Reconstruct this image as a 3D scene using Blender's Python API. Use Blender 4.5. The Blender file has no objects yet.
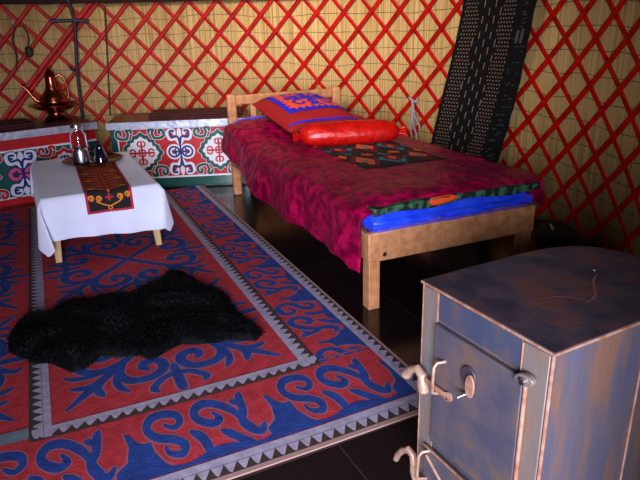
import bpy, math, random
from mathutils import Vector, Matrix, noise
random.seed(7)
PI = math.pi
COL = bpy.context.scene.collection

# ------------------------------------------------------------------ materials
def lin(c):
    return tuple((x / 12.92 if x <= .04045 else ((x + .055) / 1.055) ** 2.4) for x in c)
def hx(s):
    return lin(tuple(int(s[i:i + 2], 16) / 255 for i in (0, 2, 4)))

def mat(name, c, rough=.6, metal=0., c2=None, scale=20., stretch=(1, 1, 1), detail=4., bump=0., bscale=None,
        sheen=0., coat=0., spec=.5, lo=.35, hi=.65, c3=None, trans=0., ior=1.45, bstretch=None):
    m = bpy.data.materials.new(name)
    m.use_nodes = True
    N, L = m.node_tree.nodes, m.node_tree.links
    b = N['Principled BSDF']
    b.inputs['Base Color'].default_value = (*c, 1)
    b.inputs['Roughness'].default_value = rough
    b.inputs['Metallic'].default_value = metal
    b.inputs['Specular IOR Level'].default_value = spec
    b.inputs['Sheen Weight'].default_value = sheen
    b.inputs['Coat Weight'].default_value = coat
    b.inputs['Transmission Weight'].default_value = trans
    b.inputs['IOR'].default_value = ior
    tc = N.new('ShaderNodeTexCoord')
    def nz(sc, st, det):
        mp = N.new('ShaderNodeMapping'); mp.inputs['Scale'].default_value = st
        L.new(tc.outputs['Object'], mp.inputs[0])
        n = N.new('ShaderNodeTexNoise'); n.inputs['Scale'].default_value = sc; n.inputs['Detail'].default_value = det
        L.new(mp.outputs[0], n.inputs['Vector'])
        return n
    if c2:
        n = nz(scale, stretch, detail)
        r = N.new('ShaderNodeValToRGB')
        r.color_ramp.elements[0].position = lo; r.color_ramp.elements[0].color = (*c, 1)
        r.color_ramp.elements[1].position = hi; r.color_ramp.elements[1].color = (*c2, 1)
        if c3:
            e = r.color_ramp.elements.new((lo + hi) / 2); e.color = (*c3, 1)
        L.new(n.outputs['Fac'], r.inputs[0]); L.new(r.outputs[0], b.inputs['Base Color'])
    if bump:
        n = nz(bscale or scale, bstretch or stretch, 6)
        bp = N.new('ShaderNodeBump'); bp.inputs['Strength'].default_value = bump; bp.inputs['Distance'].default_value = .01
        L.new(n.outputs['Fac'], bp.inputs['Height']); L.new(bp.outputs[0], b.inputs['Normal'])
    return m

M = {}
M['red_paint'] = mat('red_paint', hx('b40b05'), .42, c2=hx('8a0804'), scale=14, bump=.15, bscale=60, spec=.18)
M['wood'] = mat('pine_wood', hx('c4875c'), .5, c2=hx('a66a44'), scale=5, stretch=(1, 5, 5), detail=3, bump=.03, bscale=10)
M['wood_pale'] = mat('birch_wood', hx('cfa877'), .5, c2=hx('b58d5d'), scale=9, stretch=(8, 8, 1))
M['white_cloth'] = mat('white_cotton', hx('dcdaf0'), .85, c2=hx('d4d2ec'), scale=6, bump=.12, bscale=35, sheen=.2)
M['velvet'] = mat('crimson_velvet', hx('5e0222'), .36, c2=hx('a80842'), c3=hx('800632'), scale=22, detail=6, bump=1., bscale=24, sheen=.04, lo=.38, hi=.64, spec=.16)  # colour blotches paint in the crushed pile's pink highlights and dark patches
b_ = M['velvet'].node_tree.nodes['Principled BSDF']
b_.inputs['Sheen Tint'].default_value = (1, .08, .3, 1); b_.inputs['Sheen Roughness'].default_value = .3
b_.inputs['Specular Tint'].default_value = (1, .15, .45, 1)
M['satin_blue'] = mat('blue_satin', hx('1030e0'), .3, c2=hx('2c50f4'), scale=9, bump=1., bscale=6, spec=.8, coat=1.)
M['satin_red'] = mat('red_satin', hx('c80e05'), .36, c2=hx('a00903'), scale=7, stretch=(1, 5, 5), bump=.3, bscale=8, bstretch=(1, 5, 5))
M['pillow_red'] = mat('pillow_red_cotton', hx('96090f'), .75, bump=.15, bscale=40)
M['pillow_blue'] = mat('pillow_blue_felt', hx('1f1fb8'), .7)
M['pillow_orange'] = mat('pillow_orange_felt', hx('ee4a14'), .75, bump=.1, bscale=80)
M['quilt'] = mat('quilt_print', hx('08130d'), .7, c2=hx('2c5a3c'), scale=26, lo=.46, hi=.58, bump=.2, bscale=30)
M['quilt_orange'] = mat('quilt_orange', hx('d84312'), .7)
M['felt_black'] = mat('felt_black', hx('0c1a1c'), .8)
M['felt_teal'] = mat('felt_teal', hx('27828c'), .8)
M['felt_wine'] = mat('felt_wine', hx('6c0a28'), .8)
M['felt_orange'] = mat('felt_orange', hx('ec5a20'), .8)
# rug felts
M['rug_red'] = mat('rug_red_felt', hx('961824'), .92, c2=hx('ac2832'), scale=30, bump=.35, bscale=160)
M['rug_blue'] = mat('rug_blue_felt', hx('0b2768'), .92, c2=hx('123680'), scale=30, bump=.35, bscale=160)
M['rug_pink'] = mat('rug_seam_cord', hx('8c4a5a'), .9)
M['rug_white'] = mat('rug_white_felt', hx('9d90a4'), .92, c2=hx('8a7c90'), scale=40)
M['rug_brown'] = mat('rug_brown_felt', hx('35201f'), .92)
M['rug_grey'] = mat('rug_grey_felt', hx('64707e'), .92, c2=hx('525e70'), scale=20)
M['rug_edge'] = mat('rug_edge_binding', hx('94726a'), .9)
# chests
M['ch_green'] = mat('green_enamel', hx('07403a'), .35, c2=hx('0a5048'), scale=9, coat=.2)
M['ch_red'] = mat('red_enamel', hx('bd1018'), .35, c2=hx('a00c14'), scale=9, coat=.2)
M['ch_white'] = mat('white_enamel', hx('d4d2e0'), .4)
M['ch_navy'] = mat('navy_enamel', hx('101c6a'), .35)
M['ch_pink'] = mat('pink_enamel', hx('d04a70'), .4)
M['ch_lid'] = mat('lid_brown_paint', hx('6b3328'), .35, c2=hx('4a2420'), scale=8)
M['ch_tin'] = mat('tin_trim', hx('c4c2d4'), .38, .55, c2=hx('98a0bc'), scale=25, bump=.25, bscale=40)
M['cloth_darkred'] = mat('dark_red_cloth', hx('4a0c16'), .8, c2=hx('300810'), scale=18, bump=.3, bscale=30)
# metals
M['copper'] = mat('copper', hx('a85a44'), .24, 1., c2=hx('803c30'), scale=7)
M['iron'] = mat('wrought_iron', hx('3a3344'), .5, .5, c2=hx('2a2430'), scale=30, bump=.2, bscale=60)
M['steel'] = mat('steel', hx('c8c7d0'), .3, 1., c2=hx('a4a2ac'), scale=10)
M['tray'] = mat('tray_metal', hx('8a7a6c'), .16, 1., c2=hx('665a54'), scale=12)
M['dark_glaze'] = mat('dark_glaze', hx('0c0f22'), .08, coat=1.)
M['glass'] = mat('clear_glass', (1, .96, .97), .02, trans=1., ior=1.45)
M['stove'] = mat('stove_steel', hx('383c52'), .46, .15, c2=hx('544442'), c3=hx('3e4052'), scale=11, stretch=(1, 1, .55), detail=10, lo=.38, hi=.62, bump=.18, bscale=14)
M['stove_side'] = mat('stove_side_steel', hx('4a475a'), .45, .15, c2=hx('6c4e42'), c3=hx('544a52'), scale=10, stretch=(1.6, 1.6, .4), detail=10, lo=.36, hi=.62, bump=.25, bscale=16)
M['stove_top'] = mat('stove_top_steel', hx('302834'), .5, .15, c2=hx('583634'), c3=hx('40343e'), scale=11, detail=10, lo=.38, hi=.64, bump=.2, bscale=18)
M['stove_door'] = mat('stove_door_steel', hx('443e4e'), .48, .15, c2=hx('604a44'), c3=hx('4e4650'), scale=14, detail=10, lo=.38, hi=.64, bump=.15, bscale=18)
M['stove_frame'] = mat('stove_frame_steel', hx('6d6c70'), .5, .3, c2=hx('7c6257'), scale=11, stretch=(1, 1, .4), detail=7, bump=.25, bscale=22)
M['weld'] = mat('rusty_weld', hx('9c7868'), .6, .2, c2=hx('84523e'), scale=30, detail=6, bump=.3, bscale=60)
M['scar'] = mat('rust_scar', hx('6e4034'), .6)
M['latch'] = mat('latch_steel', hx('a68674'), .45, .3, c2=hx('866050'), scale=25, bump=.15, bscale=60)
M['black'] = mat('black_cloth', hx('07070a'), .75, c2=hx('101016'), scale=14, bump=.25, bscale=24)
M['band'] = mat('black_weave', hx('060507'), .9, c2=hx('0b0809'), scale=60, stretch=(1, 1, .3), bump=.15, bscale=80, spec=.2)
M['stitch'] = mat('tan_stitch', hx('705548'), .85)
M['thread_grey'] = mat('grey_thread', hx('3c363c'), .85)
M['rope'] = mat('pale_rope', hx('8f8c98'), .85, bump=.4, bscale=200)
M['cord'] = mat('dark_cord', hx('2c2a22'), .85)
M['fur'] = mat('black_fleece', hx('050506'), .85, c2=hx('0c0c0f'), scale=30, spec=.12)
M['hide'] = mat('pale_hide', hx('b8b0a8'), .85)
M['run_black'] = mat('runner_black', hx('120a0e'), .85)
M['run_red'] = mat('runner_red', hx('b01030'), .75)
M['run_orange'] = mat('runner_orange', hx('d87414'), .75)
M['run_rust'] = mat('runner_rust', hx('a83410'), .75)
M['felt_tent'] = mat('tent_felt', hx('5c5248'), .95, c2=hx('4a4138'), scale=8, bump=.3, bscale=60)
M['tentband'] = mat('tent_band_wool', hx('3c1614'), .9, c2=hx('250e10'), scale=30)
M['leather'] = mat('dark_leather', hx('2e241c'), .6, bump=.3, bscale=40)

# floor: dark varnished boards
def floor_mat():
    m = bpy.data.materials.new('dark_varnished_boards'); m.use_nodes = True
    N, L = m.node_tree.nodes, m.node_tree.links; b = N['Principled BSDF']
    tc = N.new('ShaderNodeTexCoord'); mp = N.new('ShaderNodeMapping'); mp.inputs['Rotation'].default_value = (0, 0, 1.12)
    L.new(tc.outputs['Object'], mp.inputs[0])
    br = N.new('ShaderNodeTexBrick'); br.offset = .5
    br.inputs['Color1'].default_value = (*hx('1a0e10'), 1); br.inputs['Color2'].default_value = (*hx('140b0d'), 1)
    br.inputs['Mortar'].default_value = (*hx('34282a'), 1)
    br.inputs['Scale'].default_value = 1; br.inputs['Mortar Size'].default_value = .0022
    br.inputs['Brick Width'].default_value = 2.4; br.inputs['Row Height'].default_value = .62
    L.new(mp.outputs[0], br.inputs[0]); L.new(br.outputs[0], b.inputs['Base Color'])
    b.inputs['Roughness'].default_value = .17; b.inputs['Specular IOR Level'].default_value = .4
    n = N.new('ShaderNodeTexNoise'); n.inputs['Scale'].default_value = 9
    L.new(tc.outputs['Object'], n.inputs['Vector'])
    bp = N.new('ShaderNodeBump'); bp.inputs['Strength'].default_value = .06; L.new(n.outputs['Fac'], bp.inputs['Height'])
    L.new(bp.outputs[0], b.inputs['Normal'])
    return m
M['floor'] = floor_mat()

# reed mat: upright straws bound with rows of dark thread (uv: u = metres round the wall, v = height)
def reed_mat():
    m = bpy.data.materials.new('reed_matting'); m.use_nodes = True
    N, L = m.node_tree.nodes, m.node_tree.links; b = N['Principled BSDF']
    uv = N.new('ShaderNodeUVMap')
    def noise_(sx, sy, det=3.):
        mp = N.new('ShaderNodeMapping'); mp.inputs['Scale'].default_value = (sx, sy, 1); L.new(uv.outputs[0], mp.inputs[0])
        n = N.new('ShaderNodeTexNoise'); n.noise_dimensions = '2D'; n.inputs['Scale'].default_value = 1; n.inputs['Detail'].default_value = det
        L.new(mp.outputs[0], n.inputs['Vector']); return n
    straw = noise_(110, 1.4)
    ramp = N.new('ShaderNodeValToRGB')
    e = ramp.color_ramp.elements
    e[0].position = .28; e[0].color = (*hx('8a6638'), 1); e[1].position = .7; e[1].color = (*hx('c29f68'), 1)
    k = e.new(.47); k.color = (*hx('aa864e'), 1)
    L.new(straw.outputs['Fac'], ramp.inputs[0])
    sep = N.new('ShaderNodeSeparateXYZ'); L.new(uv.outputs[0], sep.inputs[0])
    wob = noise_(2.2, 1.5, 1.)
    def math_(op, a, bb=None, **kw):
        n = N.new('ShaderNodeMath'); n.operation = op
        for i, x in enumerate((a, bb)):
            if x is None: continue
            if isinstance(x, (int, float)): n.inputs[i].default_value = x
            else: L.new(x, n.inputs[i])
        return n.outputs[0]
    w = math_('MULTIPLY', wob.outputs['Fac'], .07)
    v = math_('ADD', sep.outputs[1], w)
    fr = math_('FRACT', math_('DIVIDE', v, .114))
    d = math_('ABSOLUTE', math_('SUBTRACT', fr, .5))
    line = math_('LESS_THAN', d, .017)
    gap = noise_(70, 9, 2.)
    on = math_('GREATER_THAN', gap.outputs['Fac'], .25)
    line = math_('MULTIPLY', line, on)
    mx = N.new('ShaderNodeMix'); mx.data_type = 'RGBA'
    L.new(line, mx.inputs[0]); L.new(ramp.outputs[0], mx.inputs[6]); mx.inputs[7].default_value = (*hx('2c3138'), 1)
    L.new(mx.outputs[2], b.inputs['Base Color'])
    b.inputs['Roughness'].default_value = .7
    bp = N.new('ShaderNodeBump'); bp.inputs['Strength'].default_value = .3; bp.inputs['Distance'].default_value = .004
    L.new(straw.outputs['Fac'], bp.inputs['Height']); L.new(bp.outputs[0], b.inputs['Normal'])
    return m
M['reed'] = reed_mat()

# ------------------------------------------------------------------ mesh helpers
class MB:
    def __init__(s): s.v = []; s.f = []; s.mi = []; s.uv = None
    def add(s, vs, fs, mi=0):
        o = len(s.v); s.v += [Vector(a) for a in vs]
        for f in fs: s.f.append([i + o for i in f]); s.mi.append(mi)
        return s
    def box(s, x0, x1, y0, y1, z0, z1, mi=0, tf=None):
        vs = [Vector((x, y, z)) for z in (z0, z1) for y in (y0, y1) for x in (x0, x1)]
        if tf: vs = [tf(a) for a in vs]
        return s.add(vs, [(0, 2, 3, 1), (4, 5, 7, 6), (0, 1, 5, 4), (2, 6, 7, 3), (0, 4, 6, 2), (1, 3, 7, 5)], mi)
    def tube(s, pts, rad, n=10, mi=0, cap=True, sx=1., up=None):
        pts = [Vector(p) for p in pts]; m = len(pts)
        rs = rad if isinstance(rad, (list, tuple)) else [rad] * m
        rings = []; prev = None
        for i, p in enumerate(pts):
            t = (pts[min(i + 1, m - 1)] - pts[max(i - 1, 0)]).normalized()
            if prev is None:
                a = Vector(up) if up else (Vector((0, 0, 1)) if abs(t.z) < .9 else Vector((1, 0, 0)))
                x = t.cross(a).normalized()
            else:
                x = (prev - t * prev.dot(t)).normalized()
            prev = x; y = t.cross(x)
            rings.append([p + x * (math.cos(2 * PI * k / n) * rs[i] * sx) + y * (math.sin(2 * PI * k / n) * rs[i]) for k in range(n)])
        vs = [q for r in rings for q in r]
        fs = [(i * n + k, i * n + (k + 1) % n, (i + 1) * n + (k + 1) % n, (i + 1) * n + k) for i in range(m - 1) for k in range(n)]
        if cap: fs += [tuple(range(n))[::-1], tuple((m - 1) * n + k for k in range(n))]
        return s.add(vs, fs, mi)
    def lathe(s, prof, n=32, c=(0, 0, 0), mi=0, closed=False):
        c = Vector(c); vs = []
        for r, z in prof:
            for k in range(n):
                a = 2 * PI * k / n; vs.append(c + Vector((r * math.cos(a), r * math.sin(a), z)))
        m = len(prof)
        fs = [(i * n + k, i * n + (k + 1) % n, (i + 1) * n + (k + 1) % n, (i + 1) * n + k) for i in range(m - 1) for k in range(n)]
        if closed: fs += [((m - 1) * n + k, (m - 1) * n + (k + 1) % n, (k + 1) % n, k) for k in range(n)]
        else: fs += [tuple(range(n))[::-1], tuple((m - 1) * n + k for k in range(n))]
        return s.add(vs, fs, mi)
    def grid(s, fn, nu, nv, mi=0, closed_u=False):
        vs = [fn(i / nu, j / nv) for j in range(nv + 1) for i in range(nu + 1)]
        fs = [(j * (nu + 1) + i, j * (nu + 1) + i + 1, (j + 1) * (nu + 1) + i + 1, (j + 1) * (nu + 1) + i) for j in range(nv) for i in range(nu)]
        return s.add(vs, fs, mi)
    def prism(s, poly, z0, z1, mi=0, tf=None):
        n = len(poly)
        vs = [Vector((x, y, z0)) for x, y in poly] + [Vector((x, y, z1)) for x, y in poly]
        if tf: vs = [tf(a) for a in vs]
        return s.add(vs, [tuple(range(n))[::-1], tuple(range(n, 2 * n))] + [(i, (i + 1) % n, (i + 1) % n + n, i + n) for i in range(n)], mi)
    def build(s, name, mats, parent=None, loc=None, rz=0., smooth=True, bevel=0., solid=0., sub=0, angle=40, offset=0.):
        me = bpy.data.meshes.new(name)
        me.from_pydata([tuple(a) for a in s.v], [], s.f)
        for k in (mats if isinstance(mats, (list, tuple)) else [mats]): me.materials.append(k)
        me.polygons.foreach_set('material_index', s.mi)
        if s.uv:
            l = me.uv_layers.new(name='UVMap')
            for lp in me.loops: l.data[lp.index].uv = s.uv[lp.vertex_index]
        me.update()
        if smooth:
            me.polygons.foreach_set('use_smooth', [True] * len(me.polygons))
            try: me.set_sharp_from_angle(angle=math.radians(angle))
            except Exception: pass
        o = bpy.data.objects.new(name, me); COL.objects.link(o)
        if parent: o.parent = parent
        if loc is not None: o.location = loc
        o.rotation_euler.z = rz
        if solid:
            q = o.modifiers.new('s', 'SOLIDIFY'); q.thickness = solid; q.offset = offset
        if bevel:
            q = o.modifiers.new('b', 'BEVEL'); q.width = bevel; q.segments = 2; q.limit_method = 'ANGLE'; q.angle_limit = .6
        if sub:
            q = o.modifiers.new('u', 'SUBSURF'); q.levels = sub; q.render_levels = sub
        return o

def tag(o, label=None, cat=None, group=None, kind=None):
    if label: o['label'] = label
    if cat: o['category'] = cat
    if group: o['group'] = group
    if kind: o['kind'] = kind
    return o
def empty(name, loc, rz=0., **k):
    o = bpy.data.objects.new(name, None); COL.objects.link(o); o.location = loc; o.rotation_euler.z = rz
    o.empty_display_size = .1
    return tag(o, **k)

# 2-D line work laid onto a surface
def spline(pts, n=6):
    out = []; P = [Vector(p).to_2d() if len(p) > 2 else Vector(p) for p in pts]
    for i in range(len(P) - 1):
        a, b, c, d = P[max(i - 1, 0)], P[i], P[i + 1], P[min(i + 2, len(P) - 1)]
        for k in range(n):
            t = k / n
            out.append(.5 * ((2 * b) + (c - a) * t + (2 * a - 5 * b + 4 * c - d) * t * t + (3 * b - 3 * c + d - a) * t ** 3))
    out.append(P[-1]); return out
LIFT = [0]
def stroke(mb, fn, pts, w, mi, lift, taper=(1., 1.), n=6, raw=False):
    LIFT[0] = (LIFT[0] + 1) % 24; lift += LIFT[0] * 1.4e-5
    p = [Vector(a) for a in pts] if raw else spline(pts, n)
    m = len(p); vs = []
    for i in range(m):
        t = p[min(i + 1, m - 1)] - p[max(i - 1, 0)]
        if t.length < 1e-9: t = Vector((1, 0))
        t.normalize(); nn = Vector((-t.y, t.x))
        k = i / (m - 1); f = 1.
        if k < .25: f = taper[0] + (1 - taper[0]) * k / .25
        elif k > .75: f = taper[1] + (1 - taper[1]) * (1 - k) / .25
        a, b = p[i] + nn * w * f / 2, p[i] - nn * w * f / 2
        vs += [fn(a.x, a.y, lift), fn(b.x, b.y, lift)]
    mb.add(vs, [(2 * i, 2 * i + 1, 2 * i + 3, 2 * i + 2) for i in range(m - 1)], mi)
    # rounded end
    for end, idx in ((p[0], 0), (p[-1], 1)):
        r = w * taper[idx] / 2; lift += 6e-6
        if r > .001:
            q = [fn(end.x + r * math.cos(2 * PI * k / 8), end.y + r * math.sin(2 * PI * k / 8), lift) for k in range(8)]
            mb.add(q, [tuple(range(8))], mi)
def ostroke(mb, fn, pts, w, mi, omi, lift, ow=.006, **k):
    stroke(mb, fn, pts, w + 2 * ow, omi, lift, **k); stroke(mb, fn, pts, w, mi, lift + (.0006), **k)
def fan(mb, fn, c, pts, mi, lift):
    vs = [fn(c[0], c[1], lift)] + [fn(a[0], a[1], lift) for a in pts]; n = len(pts)
    mb.add(vs, [(0, 1 + i, 1 + (i + 1) % n) for i in range(n)], mi)
def quad(mb, fn, x0, x1, y0, y1, mi, lift, nx=1, ny=1):
    vs = [fn(x0 + (x1 - x0) * i / nx, y0 + (y1 - y0) * j / ny, lift) for j in range(ny + 1) for i in range(nx + 1)]
    mb.add(vs, [(j * (nx + 1) + i, j * (nx + 1) + i + 1, (j + 1) * (nx + 1) + i + 1, (j + 1) * (nx + 1) + i) for j in range(ny) for i in range(nx)], mi)
def spiral(c, r0, r1, a0, a1, n=16):
    return [(c[0] + (r0 + (r1 - r0) * i / n) * math.cos(a0 + (a1 - a0) * i / n), c[1] + (r0 + (r1 - r0) * i / n) * math.sin(a0 + (a1 - a0) * i / n)) for i in range(n + 1)]

# ------------------------------------------------------------------ the yurt shell
CX, CY, R = -.95, 2.36, 2.40
def cylp(deg, r, z):
    a = math.radians(deg); return Vector((CX + r * math.sin(a), CY + r * math.cos(a), z))
mb = MB()
mb.prism([(CX + 3.2 * math.cos(2 * PI * k / 64), CY - .3 + 3.2 * math.sin(2 * PI * k / 64)) for k in range(64)], -.06, 0)
tag(mb.build('floor', M['floor'], smooth=False), kind='structure')

def arc_wall(name, a0, a1, r, z0, z1, m, th=.02, n=90):
    mb = MB(); mb.uv = []
    for j in range(2):
        for i in range(n + 1):
            a = a0 + (a1 - a0) * i / n
            mb.v.append(cylp(a, r, z1 if j else z0)); mb.uv.append((math.radians(a) * r, z1 if j else z0))
    for i in range(n): mb.f.append((i, i + 1, n + 2 + i, n + 1 + i)); mb.mi.append(0)
    return tag(mb.build(name, m, solid=th, offset=1.), kind='structure')
DOOR0, DOOR1 = 143., 171.        # the doorway the camera looks in through
arc_wall('wall_back', -115, 118, R + .012, 0, 1.5, M['reed'])
arc_wall('wall_right', 118, DOOR0, R + .012, 0, 1.5, M['felt_tent'], n=20)
arc_wall('wall_left', DOOR1, 245, R + .012, 0, 1.5, M['felt_tent'], n=40)
# roof felt with the round crown opening
mb = MB()
NR = 72
prof = [(R + .05, 1.44), (R * .82, 1.80), (R * .6, 2.12), (.55, 2.42)]
mb.v = [Vector((CX + r * math.cos(2 * PI * k / NR), CY + r * math.sin(2 * PI * k / NR), z)) for r, z in prof for k in range(NR)]
for i in range(3):
    for k in range(NR):
        mb.f.append((i * NR + k, (i + 1) * NR + k, (i + 1) * NR + (k + 1) % NR, i * NR + (k + 1) % NR)); mb.mi.append(0)
tag(mb.build('ceiling', M['felt_tent'], solid=.02), kind='structure')
mb = MB()
mb.lathe([(.53, 2.40), (.60, 2.40), (.60, 2.47), (.53, 2.47)], 48, (CX, CY, 0), closed=True)
tag(mb.build('trim_1', M['red_paint']), kind='structure')
# woven band that closes the top of the trellis
mb = MB()
for j in range(2):
    for i in range(91):
        mb.v.append(cylp(-110 + 222 * i / 90, R - .055, 1.272 + .1 * j))
for i in range(90): mb.f.append((i, i + 1, 92 + i, 91 + i)); mb.mi.append(0)
tag(mb.build('trim_2', M['tentband'], solid=.006), kind='structure')

# trellis: two sections of crossing red slats
def slat(root, th0, z0, sgn, r, zlo, zhi, a0, a1, step, dz, w=.031, t=.010):
    pts = []
    n = 24
    for i in range(n + 1):
        z = zlo + (zhi - zlo) * i / n
        th = th0 + sgn * (z - z0) / dz * step / 2
        if a0 <= th <= a1: pts.append((th, z))
    if len(pts) < 3: return
    mb = MB(); vs = []
    for th, z in pts:
        j = .0015 * noise.noise((th * .3, z * 3, sgn * 5.))
        slope = math.atan2(dz, math.radians(step / 2) * r) * 1.
        # width direction in the wall surface, at right angles to the slat
        du, dzv = -math.sin(slope) * sgn, math.cos(slope)
        for a, b in ((-.5, 0), (-.46, -.7), (-.25, -1), (.25, -1), (.46, -.7), (.5, 0)):
            ang = math.degrees(a * w * du / r)
            vs.append(cylp(th + ang, r + b * t + j, z + a * w * dzv))
    m = len(pts)
    fs = [(i * 6 + k, i * 6 + (k + 1) % 6, (i + 1) * 6 + (k + 1) % 6, (i + 1) * 6 + k) for i in range(m - 1) for k in range(6)]
    fs += [tuple(range(6))[::-1], tuple((m - 1) * 6 + k for k in range(6))]
    mb.add([v - root.location for v in vs], fs)
    mb.build('slat', M['red_paint'], root, angle=50)

def trellis(loc, label, th0, z0, step, dz, a0, a1):
    root = empty('trellis_section', loc, label=label, cat='trellis', group='red trellis sections of the round wall')
    k0, k1 = int((a0 - 40 - th0) / step) - 1, int((a1 + 40 - th0) / step) + 1
    for k in range(k0, k1 + 1):
        slat(root, th0 + k * step, z0, 1, R - .016, .012, 1.33, a0, a1, step, dz)
        slat(root, th0 + k * step, z0, -1, R - .003, .012, 1.33, a0, a1, step, dz)
    return root
t1 = trellis(cylp(5, R, 0), 'red lattice wall section running behind the copper jug, chests and headboard', .5, 1.045, 5.2, .117, -75, 58.5)
slat(t1, -21.4, 1.045, 1, R - .030, .45, 1.33, -75, 58, 5.2, .117, w=.036)
trellis(cylp(75, R, 0), 'red lattice wall section behind the stove, right of the black woven strip', 69.4, .988, 5.1, .1105, 59.2, 112)

# ------------------------------------------------------------------ felt rug
RX, RY, RYAW = .374, 1.5207, .4246
rug = empty('felt_rug', (RX, RY, 0), RYAW, label='large red and blue scroll-patterned felt rug covering the left half of the floor', cat='rug')
RT = .006
def rf(s, t, l): return Vector((s, t + .014 * math.sin(s * 2.1), RT + l))
SL, TL = -2.25, 2.97      # left and far extent
RM = [M['rug_red'], M['rug_blue'], M['rug_pink'], M['rug_white'], M['rug_brown'], M['rug_grey'], M['rug_edge']]
def slab(mb, s0, s1, t0, t1, mi=0):
    n = max(2, int((s1 - s0) / .08)); 
    vs = []
    for i in range(n + 1):
        s = s0 + (s1 - s0) * i / n
        vs += [rf(s, t0, -RT + .0005), rf(s, t1, -RT + .0005), rf(s, t1, 0), rf(s, t0, 0)]
    fs = [(i * 4 + k, i * 4 + (k + 1) % 4, (i + 1) * 4 + (k + 1) % 4, (i + 1) * 4 + k) for i in range(n) for k in range(4)]
    fs += [(3, 2, 1, 0), tuple(n * 4 + k for k in range(4))]
    mb.add(vs, fs, mi)
    for q in range(len(mb.mi) - len(fs), len(mb.mi)):
        if (q - len(mb.mi) + len(fs)) % 4 == 3 and q < len(mb.mi) - 2: mb.mi[q] = 6
# border scroll repeat, drawn in the proportions of one repeat (677 x 285)
U_S = [(195, 205), (232, 226), (268, 208), (262, 172), (210, 152), (145, 156), (112, 199), (140, 247), (215, 278), (255, 312), (228, 345), (180, 330), (170, 303)]
U_B = [(432, 212), (455, 245), (412, 258), (358, 228), (345, 190), (382, 156), (450, 165), (520, 220), (560, 290), (590, 330)]
U_B2 = [(640, 322), (612, 348), (575, 340), (545, 300), (540, 250)]
U_ARM1, U_ARM2 = [(540, 290), (575, 235), (588, 175), (600, 150)], [(585, 215), (560, 190), (535, 178)]
U_C1 = [(300, 268), (335, 300), (348, 340), (345, 395)]
U_C2 = [(436, 300), (475, 330), (520, 372), (560, 395)]
U_G = [(-60, 400), (200, 400), (150, 365), (118, 310), (112, 262), (80, 262), (52, 245), (30, 205), (5, 195), (15, 260), (-5, 320), (-60, 350)]
def border_units(mb, fn, length, kx, ky, period, off=0.):
    n = int(length / period) + 2
    L1, L2, L3 = .0003, .0007, .0012
    for i in range(-1, n):
        x0 = off + i * period
        def g(x, y, l, x0=x0): return fn(min(max(x0 + x * kx, 0), length), (402 - y) * ky, l)
        if x0 + 677 * kx < 0 or x0 - 60 * kx > length: continue
        sc = max(kx, ky * .6)
        k = 1.
        for pts, w in ((U_S, 38), (U_B, 40), (U_B2, 34), (U_ARM1, 40), (U_ARM2, 30), (U_C1, 44), (U_C2, 40)):
            stroke(mb, g, pts, w + 13, 2, L1, taper=(.55, .55))
        fan(mb, g, (60, 330), [(x + (-8 if x < 60 else 8), y - 8) for x, y in U_G], 2, L1 - .0001)
        for pts, w in ((U_S, 38), (U_B, 40), (U_B2, 34), (U_ARM1, 40), (U_ARM2, 30), (U_C1, 44), (U_C2, 40)):
            stroke(mb, g, pts, w, 1, L2, taper=(.42, .42))
        fan(mb, g, (60, 330), U_G, 1, L2 + .0001)
    # wavy blue ground along the outer edge
    m = max(8, int(length / .02)); vs = []
    for i in range(m + 1):
        x = length * i / m; e = 30 + 16 * math.sin(2 * PI * (x - off) / period * 2 + .6)
        vs += [fn(x, 0, L2 + .0002), fn(x, e * ky, L2 + .0002)]
    mb.add(vs, [(2 * i, 2 * i + 1, 2 * i + 3, 2 * i + 2) for i in range(m)], 1)
# near border
mb = MB()
slab(mb, SL, 0, .0, .40)
border_units(mb, lambda x, y, l: rf(SL + .0 + x, .088 + y, l), -SL - .045, .00060, .00103, .42, off=.075)
mb.build('near_border', RM, rug, smooth=False)
# right border (its outer edge is s = 0)
mb = MB()
slab(mb, -.285, 0, .40, TL)
border_units(mb, lambda x, y, l: rf(-.052 - y, TL - x, l), TL - .385, .00058, .00073, .405, off=.02)
quad(mb, rf, -.25, 0, .3985, .4035, 2, .0014)
mb.build('side_border', RM, rug, smooth=False)
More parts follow.
